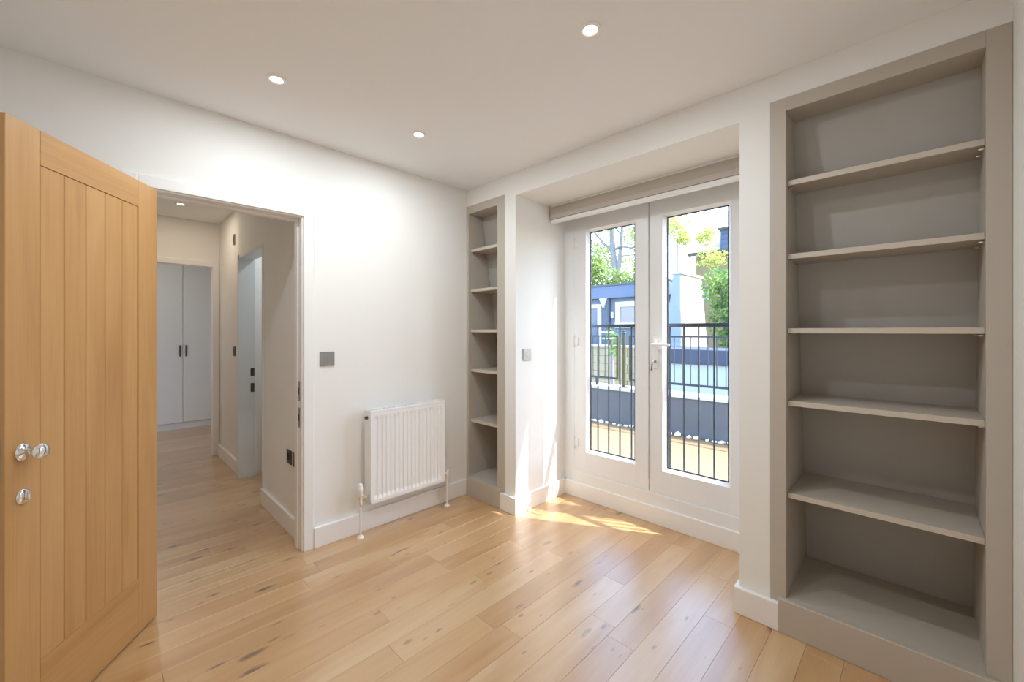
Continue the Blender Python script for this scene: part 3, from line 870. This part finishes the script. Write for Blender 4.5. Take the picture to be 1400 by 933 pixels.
obj('coping', box(bmnew(), -1.79, -1.52, 7.96, 9.42, 2.72, 2.79, bev=.01, seg=1), 'coping', CW)

# low pale building with dark felt edge
LB = thing('outbuilding', 'low pale outbuilding with a dark felted roof edge behind the railing', 'outbuilding', (.5, 7, -3.2))
obj('wall', box(bmnew(), -1.45, 4.4, 6.5, 7.8, -3.2, .64), 'pale_wall', LB)
obj('roof_edge', box(bmnew(), -1.50, 4.45, 6.44, 7.84, .64, .95, bev=.02), 'navy_felt', LB)

# garden wall below the house, built of coursed blocks
GW = thing('garden_wall', 'pale stone garden wall of stacked blocks below the house', 'wall', (-3.6, 7.1, -3.2))
random.seed(3)
obj('core', box(bmnew(), -6.6, -1.70, 7.03, 7.35, -3.2, .90), 'stone_wall', GW)
z = -.30; row = 0
while z < .88:
    x = -5.2 - (.21 if row % 2 else 0)
    while x < -1.72:
        x1 = min(x+.42, -1.70)
        if x1 - x > .08:
            obj('block', box(bmnew(), x+.006, x1-.006, 7.0+random.uniform(-.008, .008), 7.05, z+.006, z+.194, bev=.006, seg=1), 'stone_wall', GW)
        x += .42
    z += .20; row += 1
obj('coping', box(bmnew(), -6.6, -1.68, 6.96, 7.38, .90, .96, bev=.008, seg=1), 'coping', GW)

# tan house behind with dark gutter, pale roof and slate gable
TB = thing('brick_house', 'tan brick house with pale roof and dark gutter behind the ivy', 'house', (0, 20, -3.2))
obj('wall', box(bmnew(), -4.2, 6, 16, 23, -3.2, 4.52), 'brick_tan', TB)
bm = bmnew(); prism(bm, [(15.7, 4.62), (19.6, 7.2), (23.4, 4.62)], 'x', -4.36, 6.1)
obj('roof', bm, 'pale_roof', TB)
obj('gutter', box(bmnew(), -4.40, 6.1, 15.62, 15.78, 4.50, 4.63, bev=.02), 'gutter', TB)
dm = obj('dormer', box(bmnew(), -3.12, -.6, 15.72, 18.5, 4.62, 5.42), 'slate', TB)
obj('dormer_roof', box(bmnew(), -3.2, -.5, 15.60, 18.6, 5.42, 5.5), 'gutter', dm)
for k in range(4):
    obj('slate_course', box(bmnew(), -3.12, -.6, 15.70-.008, 15.72, 4.63+k*.205, 4.63+k*.205+.195), 'slate', dm)

# ------------------------------------------------------------------ planting
def leaves(bm, pts, size, rnd):
    for p in pts:
        u = Vector((rnd.gauss(0, 1), rnd.gauss(0, 1), rnd.gauss(0, 1))).normalized()
        v = u.orthogonal().normalized()
        v = Matrix.Rotation(rnd.uniform(0, 6.28), 3, u) @ v
        s = size*rnd.uniform(.6, 1.3)
        a = bm.verts.new(p - v*s*.5); b = bm.verts.new(p + u.cross(v)*s*.28 + u*s*.06); c = bm.verts.new(p + v*s*.5); d = bm.verts.new(p - u.cross(v)*s*.28 + u*s*.06)
        bm.faces.new((a, b, c, d))
def blob_pts(centers, n, rnd):
    out = []
    for _ in range(n):
        c, r = rnd.choice(centers)
        d = Vector((rnd.gauss(0, 1), rnd.gauss(0, 1), rnd.gauss(0, 1))).normalized()
        rr = rnd.random()**.45
        out.append(Vector((c[0]+d.x*r[0]*rr, c[1]+d.y*r[1]*rr, c[2]+d.z*r[2]*rr)))
    return out
def limb(bm, path, r0, r1):
    n = len(path)-1
    for i in range(n):
        a = r0+(r1-r0)*i/n; b = r0+(r1-r0)*(i+1)/n
        cyl(bm, path[i], path[i+1], a, b, 8)
rnd = random.Random(21)

TR = thing('tree', 'tall pale-barked tree with thin spring leaves behind the blue grey house', 'tree', (-6.85, 14, -3.2))
bm = bmnew()
limb(bm, [(-6.85, 14, -3.2), (-6.88, 14, 1), (-6.89, 14, 3.86), (-7.03, 14, 4.8), (-7.11, 14, 5.96), (-7.05, 14.1, 7.6), (-7.2, 14.2, 9)], .20, .05)
obj('trunk', bm, 'bark', TR, smooth=True)
for pth, a, b in (([(-6.87, 14, 3.6), (-6.74, 14, 4.1), (-6.64, 14, 5.08), (-6.57, 14, 6.02), (-6.3, 14, 8)], .12, .04),
                  ([(-7.05, 14, 4.9), (-7.4, 13.9, 5.2), (-7.9, 13.8, 5.84), (-8.6, 13.7, 6.6)], .075, .02),
                  ([(-7.0, 14, 4.9), (-6.6, 13.9, 5.0), (-6.05, 13.8, 4.84), (-5.3, 13.7, 4.9), (-4.6, 13.6, 5.4)], .06, .02),
                  ([(-6.70, 14, 4.6), (-6.05, 14.1, 4.59), (-5.3, 14.2, 4.4)], .04, .015),
                  ([(-6.60, 14, 5.5), (-6.9, 13.9, 5.9), (-7.1, 13.8, 6.3)], .04, .015),
                  ([(-6.3, 14, 7.2), (-5.0, 13.8, 6.6), (-3.9, 13.6, 6.5), (-3.2, 13.5, 6.2)], .06, .015)):
    bm = bmnew(); limb(bm, pth, a, b); obj('branch', bm, 'bark', TR, smooth=True)
bm = bmnew()
cs = [((-7.6, 13.9, 6.2), (1.3, 1, .7)), ((-5.4, 14, 6.5), (1.2, 1, .7)), ((-3.9, 13.7, 6.3), (1.0, .9, .55)), ((-8.2, 14, 5.0), (.8, .8, .6)),
      ((-6.9, 14.2, 7.4), (1.6, 1.2, 1.0)), ((-5.5, 13.8, 5.3), (.5, .5, .6)), ((-4.5, 13.7, 5.7), (.7, .6, .6)), ((-7.7, 14.4, 5.0), (.7, .6, 1.0)), ((-6.2, 14.5, 5.7), (.7, .5, .9)), ((-5.9, 14.4, 4.3), (.7, .5, .7)), ((-7.3, 14.5, 4.3), (.7, .5, .6))]
leaves(bm, blob_pts(cs, 6000, rnd), .13, rnd)
o = obj('foliage', bm, 'leaf_tree', TR); o['kind'] = 'stuff'

def bush(name, label, cat, base, centers, n, size, m, stem=True, group=None):
    t = thing(name, label, cat, base, group=group)
    b = bmnew()
    c0 = centers[0][0]
    limb(b, [base, ((base[0]+c0[0])/2+.05, base[1], (base[2]+c0[2])/2), (c0[0], c0[1], c0[2])], .07, .03)
    obj('stem', b, 'bark', t, smooth=True)
    b = bmnew(); leaves(b, blob_pts(centers, n, rnd), size, rnd)
    o = obj('foliage', b, m, t); o['kind'] = 'stuff'
    return t
bush('bush', 'bright green leafy bush over the flat roof of the blue grey house', 'bush', (-6.3, 12.3, -3.2),
     [((-7.5, 12.3, 3.35), (1.2, .35, .6)), ((-6.3, 12.3, 3.25), (1.1, .35, .65)), ((-5.3, 12.3, 3.15), (.9, .35, .5)), ((-4.4, 12.3, 3.0), (.9, .35, .42)), ((-6.95, 12.3, 3.9), (.6, .35, .5))], 3600, .15, 'leaf_hedge')
bush('small_tree', 'yellow green young tree standing behind the cream flank wall', 'tree', (-3.6, 12.5, -3.2),
     [((-3.55, 12.5, 5.1), (.55, .5, .5)), ((-2.3, 12.3, 3.75), (.55, .4, .35)), ((-3.3, 12.4, 4.6), (.25, .3, .3)), ((-2.55, 12.4, 4.55), (.35, .3, .35))], 1300, .12, 'leaf_yellow')
bush('hedge', 'lime green hedge in front of the tan brick house', 'hedge', (-1.0, 11.5, -3.2),
     [((-1.25, 11.5, 2.75), (.9, .5, .5)), ((-.6, 11.5, 2.8), (.9, .5, .5)), ((.6, 11.5, 2.7), (.9, .5, .5))], 1800, .13, 'leaf_yellow')
bush('ivy', 'dense dark green ivy climbing beside the cream flank wall', 'ivy', (-.4, 8.4, -3.2),
     [((-.75, 8.3, 2.35), (.45, .35, .50)), ((-.60, 8.3, 1.6), (.45, .35, .6)), ((-.2, 8.3, 2.2), (.6, .4, .6)), ((.5, 8.3, 2.0), (.7, .4, .7)), ((-.35, 8.25, 1.0), (.45, .3, .5)), ((-.1, 8.3, 1.4), (.5, .35, .6))], 4200, .10, 'leaf_ivy')
bush('side_tree', 'leafy green tree beside the slate dormer', 'tree', (-1.9, 14, -3.2),
     [((-1.75, 14, 5.75), (.45, .5, .65)), ((-1.2, 14, 6.4), (.7, .5, .7)), ((-.4, 14, 6.0), (.7, .5, .9))], 1500, .14, 'leaf_hedge')
bush('shrub', 'small dark green shrub behind the railing below the house', 'bush', (-2.05, 5.6, -3.2),
     [((-2.05, 5.6, 1.2), (.17, .16, .22)), ((-2.0, 5.6, .95), (.15, .15, .18))], 320, .06, 'leaf_ivy')
AN = thing('aerial', 'white cross-barred aerial standing before the dark green shrub', 'aerial', (-1.98, 5.35, -3.2))
bm = bmnew(); cyl(bm, (-1.98, 5.35, -3.2), (-1.98, 5.35, 1.33), .012, seg=8); obj('mast', bm, 'white_frame', AN)
for z, a in ((1.30, .15), (1.17, .12)):
    bm = bmnew(); cyl(bm, (-1.98-a*1.2, 5.34, z), (-1.98+a*.9, 5.34, z), .010, seg=8); obj('crossbar', bm, 'white_frame', AN)
